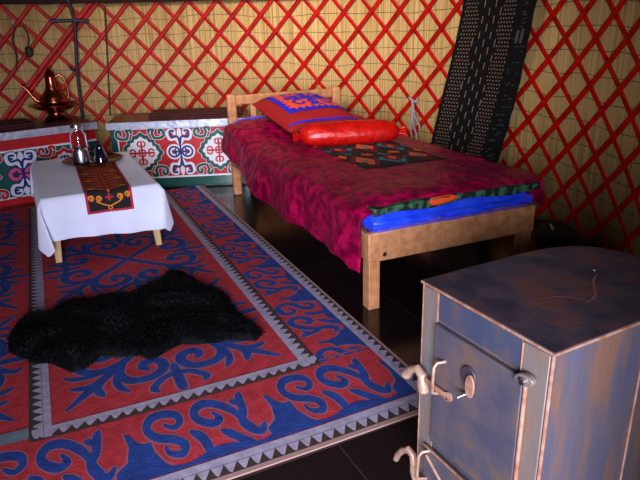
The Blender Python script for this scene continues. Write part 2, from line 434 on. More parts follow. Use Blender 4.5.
# fields
def field_cell(mb, x0, x1, y0, y1):
    cx, cy = (x0 + x1) / 2, (y0 + y1) / 2
    W_, H_ = (x1 - x0) / 2, (y1 - y0) / 2
    dl = math.hypot(W_, H_)
    for sx in (1, -1):
        for sy in (1, -1):
            e1 = Vector((sx * W_, sy * H_)) / dl       # from the centre out to a corner
            co = Vector((cx, cy)) + e1 * dl
            for lay in (0, 1):
                l = .0004 + .0005 * lay; mi = 2 if lay == 0 else 1; gr = .014 if lay == 0 else 0
                def g(a, b, ll, e1=e1, co=co):          # a: from the corner inwards, b: sideways
                    e2 = Vector((-e1.y, e1.x)); p = co - e1 * a + e2 * b
                    return rf(p.x, p.y, ll)
                stroke(mb, g, [(.05, 0), (.2, .0), (.36, 0), (dl - .02, 0)], .034 + gr, mi, l, taper=(.35, .9))
                for q in (1, -1):
                    stroke(mb, g, [(.33, 0), (.265, .035 * q), (.245, .095 * q), (.285, .15 * q), (.345, .155 * q), (.38, .115 * q), (.36, .075 * q), (.325, .085 * q), (.32, .108 * q)], .038 + gr, mi, l, taper=(.8, .55))
                    stroke(mb, g, [(.215, 0), (.17, .02 * q), (.145, .06 * q)], .028 + gr, mi, l, taper=(1, .5))
                    stroke(mb, g, [(.30, .01 * q), (.235, .045 * q), (.20, .085 * q), (.19, .125 * q)], .024 + gr, mi, l, taper=(1, .4))
                    if lay: stroke(mb, g, [(.42, .03 * q), (.455, .075 * q), (.44, .11 * q)], .022, 0, .0013, taper=(1, .5))
    for s_ in (1, -1):                                  # blooms in the middle of each cell side
        for lay in (0, 1):
            l = .0004 + .0005 * lay; mi = 2 if lay == 0 else 1; gr = .014 if lay == 0 else 0
            for ax in (0, 1):
                def g(a, b, ll, ax=ax, s_=s_):
                    if ax: return rf(cx + s_ * (W_ - a), cy + b, ll)
                    return rf(cx + b, cy + s_ * (H_ - a), ll)
                stroke(mb, g, [(.0, 0), (.06, 0), (.15, 0)], .034 + gr, mi, l, taper=(.9, .7))
                for q in (1, -1):
                    stroke(mb, g, [(.1, 0), (.085, .045 * q), (.04, .085 * q), (.012, .075 * q)], .026 + gr, mi, l, taper=(1, .5))
mb = MB()
slab(mb, -1.12, -.285, .40, TL)
H = (TL - .46) / 3
for i in range(3): field_cell(mb, -1.085, -.325, .46 + i * H, .46 + (i + 1) * H)
mb.build('centre_panel', RM, rug, smooth=False)
mb = MB()
slab(mb, SL, -1.12, .40, TL)
for i in range(3): field_cell(mb, -1.93, -1.17, .48 + i * H, .48 + (i + 1) * H)
quad(mb, rf, SL, -1.15, .40, .455, 5, .0016, 14, 1)
mb.build('left_panel', RM, rug, smooth=False)
# zigzag braids: white felt with brown teeth
def braid(name, fn, length, w, period, edge=False):
    mb = MB(); z = .0018
    n = max(2, int(length / .06))
    def strip(a, b, mi, l):
        vs = []
        for i in range(n + 1): vs += [fn(length * i / n, a, l), fn(length * i / n, b, l)]
        mb.add(vs, [(2 * i, 2 * i + 1, 2 * i + 3, 2 * i + 2) for i in range(n)], mi)
    strip(0, w, 4, z); strip(w * .62, w, 3, z + .0005)
    if edge: strip(-.004, .012, 6, z + .001)
    k = int(length / period)
    for i in range(k):
        a = length * i / k; b = length * (i + 1) / k
        mb.add([fn(a, w * .64, z + .0005), fn(b, w * .64, z + .0005), fn(b - (b - a) * .2, w * .24, z + .0005), fn(a + (b - a) * .62, w * .18, z + .0005)], [(0, 1, 2, 3)], 3)
    mb.build(name, RM, rug, smooth=False)
braid('edge_braid', lambda x, w, l: rf(-x, w, l), -SL, .082, .036, True)
braid('edge_braid', lambda x, w, l: rf(-w * .66, .06 + x, l + .0002), TL - .06, .082, .042, True)
braid('inner_braid', lambda x, w, l: rf(-.25 - x, .378 + w, l), .90, .058, .036)
braid('inner_braid', lambda x, w, l: rf(-.252 - w, .385 + x, l + .0004), TL - .385, .060, .040)
braid('inner_braid', lambda x, w, l: rf(-1.158 + w, .385 + x, l + .0004), TL - .385, .062, .040)

# ------------------------------------------------------------------ black sheepskin
SK = [(-1.129, 1.883), (-1.175, 1.98), (-1.2, 2.10), (-1.17, 2.17), (-1.113, 2.165), (-1.085, 2.24), (-1.034, 2.30), (-.97, 2.30), (-.909, 2.31), (-.85, 2.33), (-.798, 2.37), (-.745, 2.45),
      (-.722, 2.54), (-.66, 2.58), (-.59, 2.50), (-.547, 2.43), (-.43, 2.32), (-.355, 2.18), (-.299, 2.06), (-.224, 1.965), (-.245, 1.915), (-.338, 1.928), (-.391, 1.91), (-.46, 1.90),
      (-.517, 1.905), (-.558, 1.855), (-.594, 1.80), (-.646, 1.83), (-.705, 1.82), (-.781, 1.835), (-.805, 1.765), (-.847, 1.735), (-.90, 1.77), (-.95, 1.80), (-1.0, 1.80), (-1.061, 1.835)]
SKC = Vector((-.75, 2.06))
def inside(p, poly):
    c = False; n = len(poly)
    for i in range(n):
        a, b = poly[i], poly[i - 1]
        if (a[1] > p[1]) != (b[1] > p[1]) and p[0] < (b[0] - a[0]) * (p[1] - a[1]) / (b[1] - a[1]) + a[0]: c = not c
    return c
def edge_d(p):
    d = 9
    n = len(SK)
    for i in range(n):
        a, b = Vector(SK[i]), Vector(SK[i - 1]); ab = b - a
        t = max(0, min(1, (Vector(p) - a).dot(ab) / ab.length_squared)); d = min(d, (a + ab * t - Vector(p)).length)
    return d
SKZ = .0105
skin = empty('sheepskin', (SKC.x, SKC.y, SKZ), label='black long-haired sheepskin spread on the felt rug in front of the low table', cat='sheepskin')
mb = MB()
ring = [Vector((a[0], a[1])) for a in SK]
dense = []
for i in range(len(ring)):
    a, b = ring[i], ring[(i + 1) % len(ring)]
    dense += [a, (a + b) / 2]
levels = [(1.0, .0), (.985, .012), (.95, .020), (.88, .026), (.7, .030), (.4, .032)]
cent = Vector((-.73, 2.07))
n = len(dense)
def skp(p, f, z): q = cent + (p - cent) * f; return (q.x - SKC.x, q.y - SKC.y, z * .9 + (.006 * noise.noise((q.x * 9, q.y * 9, 0)) if z > .015 else 0))
vs = [skp(p, f, z) for f, z in levels for p in dense] + [(cent.x - SKC.x, cent.y - SKC.y, .03)]
fs = [(i * n + k, i * n + (k + 1) % n, (i + 1) * n + (k + 1) % n, (i + 1) * n + k) for i in range(len(levels) - 1) for k in range(n)]
fs += [((len(levels) - 1) * n + k, (len(levels) - 1) * n + (k + 1) % n, len(vs) - 1) for k in range(n)]
mb.add(vs, fs)
rnd = random.Random(3); cnt = 0
while cnt < 9000:
    p = (rnd.uniform(-1.21, -.22), rnd.uniform(1.73, 2.6))
    if not inside(p, SK): continue
    d = edge_d(p)
    z0 = .026 * min(1, d / .05)
    ang = noise.noise((p[0] * 7, p[1] * 7, 3.)) * PI * 1.5 + rnd.uniform(-.7, .7)
    L_ = rnd.uniform(.025, .05) * (.75 if d < .02 else 1); lean = rnd.uniform(.35, .95)
    dx, dy = math.cos(ang) * L_ * lean, math.sin(ang) * L_ * lean
    if d < .03:
        o = (Vector(p) - cent).normalized(); dx, dy = dx * .5 + o.x * .012, dy * .5 + o.y * .012
    hgt = L_ * (.35 + .4 * (1 - lean)); w = .004
    px, py = -math.sin(ang) * w, math.cos(ang) * w
    x, y = p[0] - SKC.x, p[1] - SKC.y
    mb.add([(x - px, y - py, z0), (x + px, y + py, z0), (x + dx * .5 + px * .8, y + dy * .5 + py * .8, z0 + hgt * .8), (x + dx * .5 - px * .8, y + dy * .5 - py * .8, z0 + hgt * .8),
            (x + dx, y + dy, z0 + hgt * .75)], [(0, 1, 2, 3), (3, 2, 4)])
    cnt += 1
mb.build('fleece', M['fur'], skin)
mb = MB()
mb.prism([(p.x * 1.0 - SKC.x, p.y - SKC.y) for p in [cent + (q - cent) * (.996 if (-.82 < q.x < -.62 and q.y < 1.84) or (-1.08 < q.x < -1.02 and q.y < 1.84) else .975) for q in dense]], 0, .003)
tag(mb.build('hide', M['hide'], skin), label='pale hide edge')

# ------------------------------------------------------------------ low table, cloth, runner, tray
TX, TY, TYAW, TW, TD, TH = -1.3169, 2.7099, .4519, .562, .98, .343
table = empty('low_table', (TX, TY, 0), TYAW, label='low wooden table with pale tapered legs under the white cloth', cat='table')
TZ0 = .0105
mb = MB(); mb.box(0, TW, 0, TD, TH - .024, TH); mb.build('tabletop', M['wood_pale'], table, bevel=.006)
for lx, ly in ((.05, .05), (TW - .05, .05), (.05, TD - .05), (TW - .05, TD - .05)):
    mb = MB(); a, b = .024, .015
    ox = .016 * (-1 if lx < .2 else 1); oy = .012 * (-1 if ly < .2 else 1)
    mb.add([(lx + sx * r + dx, ly + sy * r + dy, z) for z, r, dx, dy in ((TZ0, b, ox, oy), (TH - .024, a, 0, 0)) for sx, sy in ((-1, -1), (1, -1), (1, 1), (-1, 1))],
           [(3, 2, 1, 0), (4, 5, 6, 7), (0, 1, 5, 4), (1, 2, 6, 5), (2, 3, 7, 6), (3, 0, 4, 7)])
    mb.build('leg', M['wood_pale'], table, bevel=.003)
OV = .225
def cloth(x, y):
    ex = -x if x < 0 else (x - TW if x > TW else 0.); ey = -y if y < 0 else (y - TD if y > TD else 0.)
    sx = -1 if x < TW / 2 else 1; sy = -1 if y < TD / 2 else 1
    bx = min(max(x, 0), TW); by = min(max(y, 0), TD); z = TH + .004
    if ex == 0 and ey == 0: return Vector((x, y, z + .0015 * noise.noise((x * 9, y * 9, 1))))
    if ex and ey:
        r = math.hypot(ex, ey); a = math.atan2(ey, ex)
        rr = r
        s2 = abs(math.sin(2 * a)) ** 1.3; rr *= .9 if sx > 0 else 1.
        out = rr * (.06 + .19 * s2) + .01; drop = rr * (.985 - .17 * s2)
        wob = .020 * math.sin(8 * a) * rr / OV
        sk = .045 * s2 * rr / OV
        return Vector((bx + sx * (out * math.cos(a) + .008 - wob - sk), by + sy * (out * math.sin(a) + .008 + wob + sk * .4), z - drop))
    e = ex or ey; t = (y / TD) if ex else (x / TW)
    k = e / OV
    fold = .008 * k * math.sin(t * 21 + (2 if ex else 0)) + .006 * k * noise.noise((t * 6, e * 4, 2. if ex else 7.))
    out = .008 + .05 * e + fold
    hem = (1 - .06 * math.sin(t * 4 + 1) * k)
    return Vector((bx + (sx * out if ex else 0), by + (sy * out if ey else 0), z - e * .985 * hem))
NX, NY = 64, 84
def axis(n, T): return [-OV + (T + 2 * OV) * i / n for i in range(n + 1)]
def snap(L_, T):
    out = list(L_)
    for q in (0, T, .004, T - .004):
        i = min(range(len(out)), key=lambda j: abs(out[j] - q)); out[i] = q
    return out
xs, ys = snap(axis(NX, TW), TW), snap(axis(NY, TD), TD)
mb = MB(); mb.add([cloth(x, y) for y in ys for x in xs], [(j * (NX + 1) + i, j * (NX + 1) + i + 1, (j + 1) * (NX + 1) + i + 1, (j + 1) * (NX + 1) + i) for j in range(NY) for i in range(NX)])
c = mb.build('tablecloth', M['white_cloth'], loc=(TX, TY, 0), rz=TYAW, solid=.002, offset=1., sub=1, angle=180)
tag(c, 'plain white tablecloth hanging with pointed corners over the low table', 'tablecloth')
# runner
def rnp(x, y, l):   # x across (0..W), y along from the hanging end (0) back over the table
    hang = .105
    if y < hang: p = cloth(.198 + x, -(hang - y)); return Vector((p.x, p.y - .004 - l, p.z))
    p = cloth(.198 + x + (y - hang) * .03, y - hang); return Vector((p.x, p.y, TH + .0085 + l))
mb = MB(); RW, RL = .222, 1.0
yy = [.0, .03, .06, .085, .098, .105, .112, .13] + [.13 + (RL - .13) * i / 24 for i in range(1, 25)]
def rgrid(x0, x1, ylist, mi, l):
    vs = [rnp(x0 + (x1 - x0) * i / 6, y, l) for y in ylist for i in range(7)]
    mb.add(vs, [(j * 7 + i, j * 7 + i + 1, (j + 1) * 7 + i + 1, (j + 1) * 7 + i) for j in range(len(ylist) - 1) for i in range(6)], mi)
rgrid(0, RW, yy, 1, 0); rgrid(.012, RW - .012, [max(y, .012) for y in yy], 0, .0008)
stk = lambda pts, w, mi, **k: stroke(mb, rnp, pts, w, mi, .0016, **k)
cxr = RW / 2
for s_ in (1, -1):
    stk([(cxr, .03), (cxr + s_ * .02, .038), (cxr + s_ * .045, .05), (cxr + s_ * .06, .062)], .0065, 2)
    for k in range(2):
        stk(spiral((cxr + s_ * (.05 + .036 * k), .075 + .006 * k), .015, .004, -PI / 2, 2.6 * PI, 20), .006, 2, n=2)
stk(spiral((cxr, .022), .009, .008, 0, 2 * PI, 10), .005, 2, n=2)
stk([(cxr - .016, .076), (cxr + .016, .076)], .008, 1); stk([(cxr, .06), (cxr, .094)], .008, 1)
for r_ in range(14):
    y0 = .135 + r_ * .060
    for s_ in (1, -1):
        stk(spiral((cxr + s_ * .034, y0), .022, .006, 0 if s_ > 0 else PI, (2.3 if s_ > 0 else -1.3) * PI, 18), .018, 3, n=2)
        stk(spiral((cxr + s_ * .075, y0 + .03), .018, .005, PI, 3.2 * PI, 16), .015, 2 if r_ % 3 == 0 else 3, n=2)
        stk([(cxr, y0 - .03), (cxr + s_ * .03, y0 - .015), (cxr + s_ * .06, y0 + .0)], .007, 2)
    stk([(cxr, y0 - .02), (cxr, y0 + .045)], .013, 1 if r_ % 2 else 3)
r_ = mb.build('table_runner', [M['run_black'], M['run_red'], M['run_orange'], M['run_rust']], loc=(TX, TY, 0), rz=TYAW, smooth=False)
tag(r_, 'black table runner with red edging and orange embroidery hanging over the cloth front', 'table runner')
# tray and what stands on it
def tl(x, y, z=0): c_, s_ = math.cos(TYAW), math.sin(TYAW); return (TX + c_ * x - s_ * y, TY + s_ * x + c_ * y, z)
TRZ = TH + .0115
t = MB().lathe([(.11, 0), (.132, .001), (.158, .012), (.172, .020), (.172, .0225), (.156, .016), (.13, .005), (.0, .005)], 48).build('serving_tray', M['tray'], loc=tl(.325, .70, TRZ))
tag(t, 'round bronze-coloured metal tray on the table runner', 'tray')
g = empty('glass_jar', tl(.262, .715, TRZ + .006), label='tall clear glass jar with a shiny metal base, left one on the tray', cat='jar')
MB().lathe([(.03, .075), (.044, .077), (.046, .09), (.044, .16), (.034, .185), (.033, .205), (.030, .205), (.031, .184), (.041, .158), (.043, .092), (.03, .082)], 32, closed=True).build('glass_body', M['glass'], g)
MB().lathe([(.04, 0), (.047, .004), (.047, .05), (.042, .075), (.0, .075)], 32).build('metal_base', M['steel'], g)
MB().lathe([(.030, .2055), (.034, .2055), (.034, .222), (.012, .227), (.0, .227)], 24).build('lid', M['steel'], g)
g = empty('small_pot', tl(.365, .665, TRZ + .006), label='small dark glossy conical pot on the tray, right of the jar', cat='pot')
MB().lathe([(.036, 0), (.042, .004), (.038, .03), (.024, .075), (.018, .092), (.020, .098), (.0, .1)], 28).build('body', M['dark_glaze'], g)
MB().lathe([(.019, .1), (.012, .108), (.005, .112), (.006, .12), (.0, .123)], 20).build('lid', M['dark_glaze'], g)
g = MB().lathe([(.022, 0), (.028, .003), (.033, .045), (.034, .06), (.032, .06), (.03, .044), (.024, .006), (.0, .006)], 28).build('drinking_glass', M['glass'], loc=tl(.318, .775, TRZ + .006))
tag(g, 'short clear drinking glass behind the jar and dark pot on the tray', 'glass')

# ------------------------------------------------------------------ painted chests
def lobed(fn, mb, cx, cy, rx, ry, mi, lift, k=1.):
    pts = []
    for i in range(64):
        a = 2 * PI * i / 64
        r = (1 / (abs(math.cos(a)) + abs(math.sin(a)))) * (1 + .16 * abs(math.sin(2 * a)) ) + .055 * math.cos(16 * a) * abs(math.sin(2 * a)) ** .5
        pts.append((cx + rx * k * r * math.cos(a), cy + ry * k * r * math.sin(a)))
    fan(mb, fn, (cx, cy), pts, mi, lift)
def medallion(mb, fn, cx, cy, rx, ry, outer, line, cross, sc=1.):
    # white lobed diamond, coloured rim, cross inside, ram-horn scrolls in the four corners
    for s1 in (1, -1):
        for s2 in (1, -1):
            for lay in ((.026, line, .0006), (.019, outer, .0012)):
                w, mi, l = lay
                stroke(mb, fn, [(cx + s1 * rx * .58, cy + s2 * ry * .62), (cx + s1 * rx * .8, cy + s2 * ry * .62), (cx + s1 * rx * .98, cy + s2 * ry * .72), (cx + s1 * rx * .96, cy + s2 * ry * .92), (cx + s1 * rx * .82, cy + s2 * ry * .95), (cx + s1 * rx * .8, cy + s2 * ry * .82)], w, mi, l)
                stroke(mb, fn, [(cx + s1 * rx * .58, cy + s2 * ry * .62), (cx + s1 * rx * .5, cy + s2 * ry * .82), (cx + s1 * rx * .55, cy + s2 * ry * .98), (cx + s1 * rx * .4, cy + s2 * ry * 1.0), (cx + s1 * rx * .36, cy + s2 * ry * .88)], w, mi, l)
    lobed(fn, mb, cx, cy, rx, ry, line, .0016, .935)
    lobed(fn, mb, cx, cy, rx, ry, outer, .002, .91)
    lobed(fn, mb, cx, cy, rx, ry, 2, .0024, .72)
    for dx, dy in ((1, 0), (-1, 0), (0, 1), (0, -1)):
        X, Y = rx * .50 * dx, ry * .50 * dy
        stroke(mb, fn, [(cx, cy), (cx + X, cy + Y)], .014, cross, .003)
        px, py = -dy * .026, dx * .026
        for q in (1, -1):
            stroke(mb, fn, [(cx + X * .55, cy + Y * .55), (cx + X * .62 + q * px * .8, cy + Y * .62 + q * py * .8), (cx + X * .85 + q * px, cy + Y * .85 + q * py), (cx + X + q * px * .55, cy + Y + q * py * .55)], .011, cross, .003)
            stroke(mb, fn, [(cx + q * px * .9 + X * .18, cy + q * py * .9 + Y * .18), (cx + X * .3, cy + Y * .3)], .009, cross, .003)
def horns(mb, fn, cx, cy, rx, ry, fill, line, mid):
    # two ram-horn pairs, up and down, round a small cross
    for s2 in (1, -1):
        for lay in (((.048, line, .0012), (.036, fill, .0018)) if mid == 4 else ((.030, fill, .0018),)):
            w, mi, l = lay
            for s1 in (1, -1):
                stroke(mb, fn, [(cx, cy + s2 * ry * .34), (cx + s1 * rx * .3, cy + s2 * ry * .55), (cx + s1 * rx * .72, cy + s2 * ry * .55), (cx + s1 * rx * .82, cy + s2 * ry * .82), (cx + s1 * rx * .45, cy + s2 * ry * .9), (cx + s1 * rx * .36, cy + s2 * ry * .74)], w, mi, l, taper=(1, .7))
            stroke(mb, fn, [(cx, cy + s2 * ry * .35), (cx, cy + s2 * ry * .98)], w * 1.05, mi, l + .0001, taper=(1, .3))
        for s1 in (1, -1):
            stroke(mb, fn, [(cx, cy + s2 * ry * .3), (cx + s1 * rx * .15, cy + s2 * ry * .62), (cx + s1 * rx * .62, cy + s2 * ry * .6), (cx + s1 * rx * .7, cy + s2 * ry * .84), (cx + s1 * rx * .42, cy + s2 * ry * .86)], .015, line, .0027)
    for s1 in (1, -1):
        for lay in ((.038, mid if mid == 2 else line, .0022), (.024 if mid == 4 else .013, mid if mid == 4 else line, .003)):
            w, mi, l = lay
            stroke(mb, fn, spiral((cx + s1 * rx * .5, cy), ry * .21, ry * .21, 0, 2 * PI, 14), w, mi, l, n=2)
    stroke(mb, fn, [(cx - rx * .62, cy), (cx + rx * .62, cy)], .013, line, .0036); stroke(mb, fn, [(cx, cy - ry * .32), (cx, cy + ry * .32)], .013, line, .0036)
    for s1 in (1, -1):
        stroke(mb, fn, [(cx + s1 * rx * .38, cy - .022), (cx + s1 * rx * .38, cy + .022)], .010, line, .0036)
CM = [M['ch_green'], M['ch_red'], M['ch_white'], M['ch_navy'], M['ch_pink'], M['ch_tin'], M['ch_lid']]
CH, CDEP = .485, .41
def chest(loc, yaw, x0, x1, style, label):
    root = empty('painted_chest', loc, yaw, label=label, cat='chest', group='painted wooden chests along the back wall')
    mb = MB(); mb.box(x0, x1, 0, CDEP, .012, CH - .05); mb.build('body', M['ch_green'], root, bevel=.004)
    mb = MB(); mb.box(x0 + .03, x1 - .03, .03, CDEP - .03, 0, .012); mb.build('plinth', M['ch_green'], root)
    mb = MB(); mb.box(x0 - .012, x1 + .012, -.012, CDEP, CH - .05, CH); lid = mb.build('lid', M['ch_lid'], root, bevel=.006)
    mb = MB(); mb.box(x0 - .014, x1 + .014, -.0165, -.0125, CH - .05, CH - .002)
    mb.box(x0 - .0165, x0 - .0125, -.014, CDEP, CH - .05, CH - .002); mb.box(x1 + .0125, x1 + .0165, -.014, CDEP, CH - .05, CH - .002)
    mb.build('tin_edging', M['ch_tin'], lid)
    fn = lambda x, z, l: Vector((x, -.0012 - l * .8, z))
    mb = MB()
    if style == 'red':
        quad(mb, fn, x0 + .045, x1 - .045, .075, .437, 2, 0); quad(mb, fn, x0 + .055, x1 - .055, .088, .428, 1, .0003)
        for cx, kind in ((.205, 'm'), (.475, 'h'), (.745, 'm')):
            if kind == 'm': medallion(mb, fn, x0 + cx, .262, .165, .165, 0, 2, 1)
            else: horns(mb, fn, x0 + cx, .262, .092, .172, 2, 3, 2)
    else:
        quad(mb, fn, x0, x1, .365, .434, 1, .0002); quad(mb, fn, x0, x1, .352, .365, 2, .0003)
        quad(mb, fn, x0, x1, .0, .045, 1, .0002); quad(mb, fn, x0, x1, .045, .055, 2, .0003)
        for cx, kind in ((-.235, 'm'), (-.515, 'h'), (-.80, 'm')):
            if kind == 'm': medallion(mb, fn, x1 + cx, .202, .165, .15, 1, 2, 3)
            else: horns(mb, fn, x1 + cx, .202, .100, .148, 2, 3, 4)
    mb.build('painted_front', CM, root, smooth=False)
    return root
C1, C1Y = Vector((-1.573, 4.2365, 0)), .6814
C2, C2Y = Vector((-1.448, 4.168, 0)), .0893
chest(C1, C1Y, -1.04, 0, 'green', 'green-fronted painted chest with red bands, under the copper jug at the left')
chest(C2, C2Y, 0, .95, 'red', 'red-fronted painted chest with white diamond ornaments, left of the bed')
def cl(C, yaw, x, y, z): return (C.x + math.cos(yaw) * x - math.sin(yaw) * y, C.y + math.sin(yaw) * x + math.cos(yaw) * y, z)
def folded(name, C, yaw, x0, x1, y0, y1, z, h, label):
    mb = MB()
    for k in range(2):
        a, b = z + h * k / 2, z + h * (k + 1) / 2 - .001
        def f(u, v, a=a, b=b, k=k):
            x = x0 + (x1 - x0) * u; ang = v * 2 * PI
            y = (y0 + y1) / 2 + (y1 - y0) / 2 * max(-1, min(1, 1.25 * math.cos(ang))) + .004 * noise.noise((u * 9, k, 0))
            return Vector((x, y, (a + b) / 2 + (b - a) / 2 * max(-1, min(1, 1.4 * math.sin(ang)))))
        mb.grid(f, 16, 24)
        for e in (0, 1):
            vs = [f(e, j / 24) for j in range(24)]; mb.add(vs, [tuple(range(24))])
    o = mb.build(name, M['cloth_darkred'], loc=C, rz=yaw); return tag(o, label, 'blanket')
folded('folded_blanket', C2, C2Y, .26, .92, .10, .39, CH, .03, 'flat folded dark red blanket on the red-fronted chest')
folded('folded_blanket', C1, C1Y, -1.0, -.36, .09, .39, CH, .03, 'flat folded dark red blanket on the green-fronted chest, left of the copper jug')

# copper washing set on the left chest
kb = Vector((-1.872, 4.345, CH))
b = empty('copper_basin', kb, label='wide-rimmed copper basin on a flared foot under the copper jug', cat='basin')
MB().lathe([(.10, 0), (.105, .006), (.085, .018), (.062, .04), (.058, .06), (.062, .071), (.0, .071)], 40).build('foot', M['copper'], b)
MB().lathe([(.06, .070), (.09, .076), (.135, .092), (.165, .109), (.178, .113), (.176, .117), (.160, .115), (.12, .098), (.08, .09), (.0, .088)], 48).build('bowl', M['copper'], b)
kz = kb + Vector((0, 0, .0905))
j = empty('copper_jug', kz, label='polished copper jug with a thin curved spout standing in the copper basin', cat='jug')
MB().lathe([(.06, 0), (.085, .01), (.10, .035), (.098, .06), (.08, .09), (.055, .115), (.043, .14), (.038, .185), (.039, .215), (.048, .222), (.038, .228), (.026, .250), (.011, .262), (.013, .272), (.0, .280)], 40).build('body', M['copper'], j)
vx = Vector((math.cos(.38), math.sin(.38), 0))      # along the picture plane
MB().tube([-vx * .085 + Vector((0, 0, .045)), -vx * .115 + Vector((0, 0, .06)), -vx * .14 + Vector((0, 0, .095)), -vx * .165 + Vector((0, 0, .14)), -vx * .20 + Vector((0, 0, .17))], [.016, .014, .011, .009, .007], 12).build('spout', M['copper'], j)
MB().tube([vx * .036 + Vector((0, 0, .212)), vx * .06 + Vector((0, 0, .226)), vx * .085 + Vector((0, 0, .21)), vx * .098 + Vector((0, 0, .16)), vx * .104 + Vector((0, 0, .11)), vx * .097 + Vector((0, 0, .055))], .0085, 10).build('handle', M['copper'], j)

# iron stand behind the chests
sb = Vector((-1.72, 4.60, 0))
s_ = empty('iron_stand', sb, label='dark iron pole with a cross bar standing behind the chests, right of the copper jug', cat='stand')
MB().tube([(-.04, -.088, 0), (-.036, -.086, .445), (-.021, -.080, .82), (.013, -.068, 1.155), (-.007, -.074, 1.295), (-.03, -.07, 1.42)], .0115, 10).build('pole', M['iron'], s_)
MB().tube([(-.138, -.127, 1.150), (-.12, -.12, 1.157), (.013, -.068, 1.160), (.09, -.044, 1.152), (.104, -.039, 1.146)], .013, 10).build('cross_bar', M['iron'], s_)
MB().tube([(-.021, -.08, .82), (-.05, -.092, .824), (-.063, -.096, .836), (-.060, -.096, .85)], .009, 8).build('hook', M['iron'], s_)
MB().lathe([(.05, 0), (.05, .008), (.02, .018), (.0, .018)], 20, (-.04, -.03, 0)).build('foot', M['iron'], s_)

# pouch and cords tied to the trellis
pz = cylp(-27.4, R - .05, .965)
p = empty('hanging_pouch', pz, label='small dark pouch hanging on a strap from the lattice at upper left', cat='pouch')
MB().lathe([(.004, -.045), (.022, -.035), (.03, -.008), (.024, .018), (.012, .03), (.0, .032)], 16).build('bag', M['leather'], p)
tg = Vector((math.cos(math.radians(-27.4)), -math.sin(math.radians(-27.4)), 0)); nr = Vector((-math.sin(math.radians(-27.4)), -math.cos(math.radians(-27.4)), 0)) 
MB().tube([(0, 0, .028), tg * .015 + Vector((0, 0, .10)), tg * -.01 + Vector((0, 0, .17)), tg * -.06 + Vector((0, 0, .16)), tg * -.09 + Vector((0, 0, .08)), tg * -.085 + Vector((0, 0, -.04)), tg * -.10 + Vector((0, 0, -.11))], .006, 8).build('strap', M['leather'], p)
mb = MB()
for q in (0, PI):
    mb.tube([cylp(-13.95 - 1.7 * (1.24 - z) / .78 + .10 * math.cos(z * 120 + q), R - .026 + .003 * math.sin(z * 120 + q), z) for z in [1.25 - .78 * i / 90 for i in range(91)]], .0036, 6)
o = mb.build('twisted_rope', M['cord'], loc=None); tag(o, 'thin dark twisted cord hanging down the reed wall, right of the iron pole', 'rope')
mb = MB()
a0 = 42.6
mb.tube([cylp(a0 + .75 * math.cos(x), R - .022 + .022 * math.sin(x), .595 + .012 * math.sin(2 * x)) for x in [2 * PI * i / 24 for i in range(25)]], .007, 8)
for k, (da, dz) in enumerate(((.3, -.30), (1.1, -.27), (1.7, -.2))):
    mb.tube([cylp(a0 + .1 + da * t + .15 * math.sin(t * 7 + k), R - .05 + .006 * math.sin(t * 9), .595 + dz * t) for t in [i / 12 for i in range(13)]], .0055, 8)
tag(mb.build('rope_tie', M['rope']), 'pale rope tied to the lattice between the bolster and the black woven strip', 'rope')

# black woven strip on the wall
band = empty('woven_strip', cylp(54, R - .075, .12), label='wide black woven strip with rows of tan stitches leaning on the lattice wall', cat='woven strip')
BW, BL = .555, 1.30
def bandp(x, y, l):       # x across from the left edge, y up
    k = y / BL
    deg = 46.4 + 7.0 * k + math.degrees(x / 2.32)
    rr = R - .078 - .012 * math.sin(k * 7 + x * 3) - l
    return cylp(deg, rr, .12 + y) - band.location
mb = MB(); mb.grid(lambda u, v: bandp(u * .43, v * BL, 0), 14, 40)
sw = .43 / 20
for r_ in range(60):
    y = .012 + r_ * BL / 60.8
    for c_ in range(1, 20):
        x = (c_ + .5 * (r_ % 2)) * sw
        cc = x / .43
        dd = abs(cc - .52)
        zone = dd < .2 + .03 * math.sin(r_ * .55)
        if cc < .06 or cc > .95: continue
        if zone:
            if r_ % 2 or (c_ - r_) % 4 : continue
            stroke(mb, bandp, [(x, y), (x, min(y + .036, BL - .01))], .0068, 1, .003, raw=True)
        else:
            stroke(mb, bandp, [(x - .002, y), (x + .002, y + .004)], .0074, 1, .003, raw=True)
mb.build('woven_face', [M['band'], M['stitch']], band)
mb = MB(); mb.grid(lambda u, v: bandp(.43 + u * (BW - .43), v * BL, .003 + .01 * math.sin(u * PI) + .003 * math.sin(v * 60)), 8, 60)
rn = random.Random(5)
for i in range(70):
    x = rn.uniform(.45, BW - .03); y = rn.uniform(.02, BL - .03); L_ = rn.uniform(.01, .03)
    stroke(mb, bandp, [(x, y), (x + L_, y + rn.uniform(-.008, .008))], .004, 1, .017, raw=True)
tag(mb.build('side_border', [M['band'], M['thread_grey']], band), label='plain black side border with grey threads')
mb = MB()
for dx in (0, .035):
    stroke(mb, bandp, [(.475 + dx, .855), (.478 + dx, .905)], .022, 0, .018, raw=True)
mb.build('tassel_tie', M['thread_grey'], band)

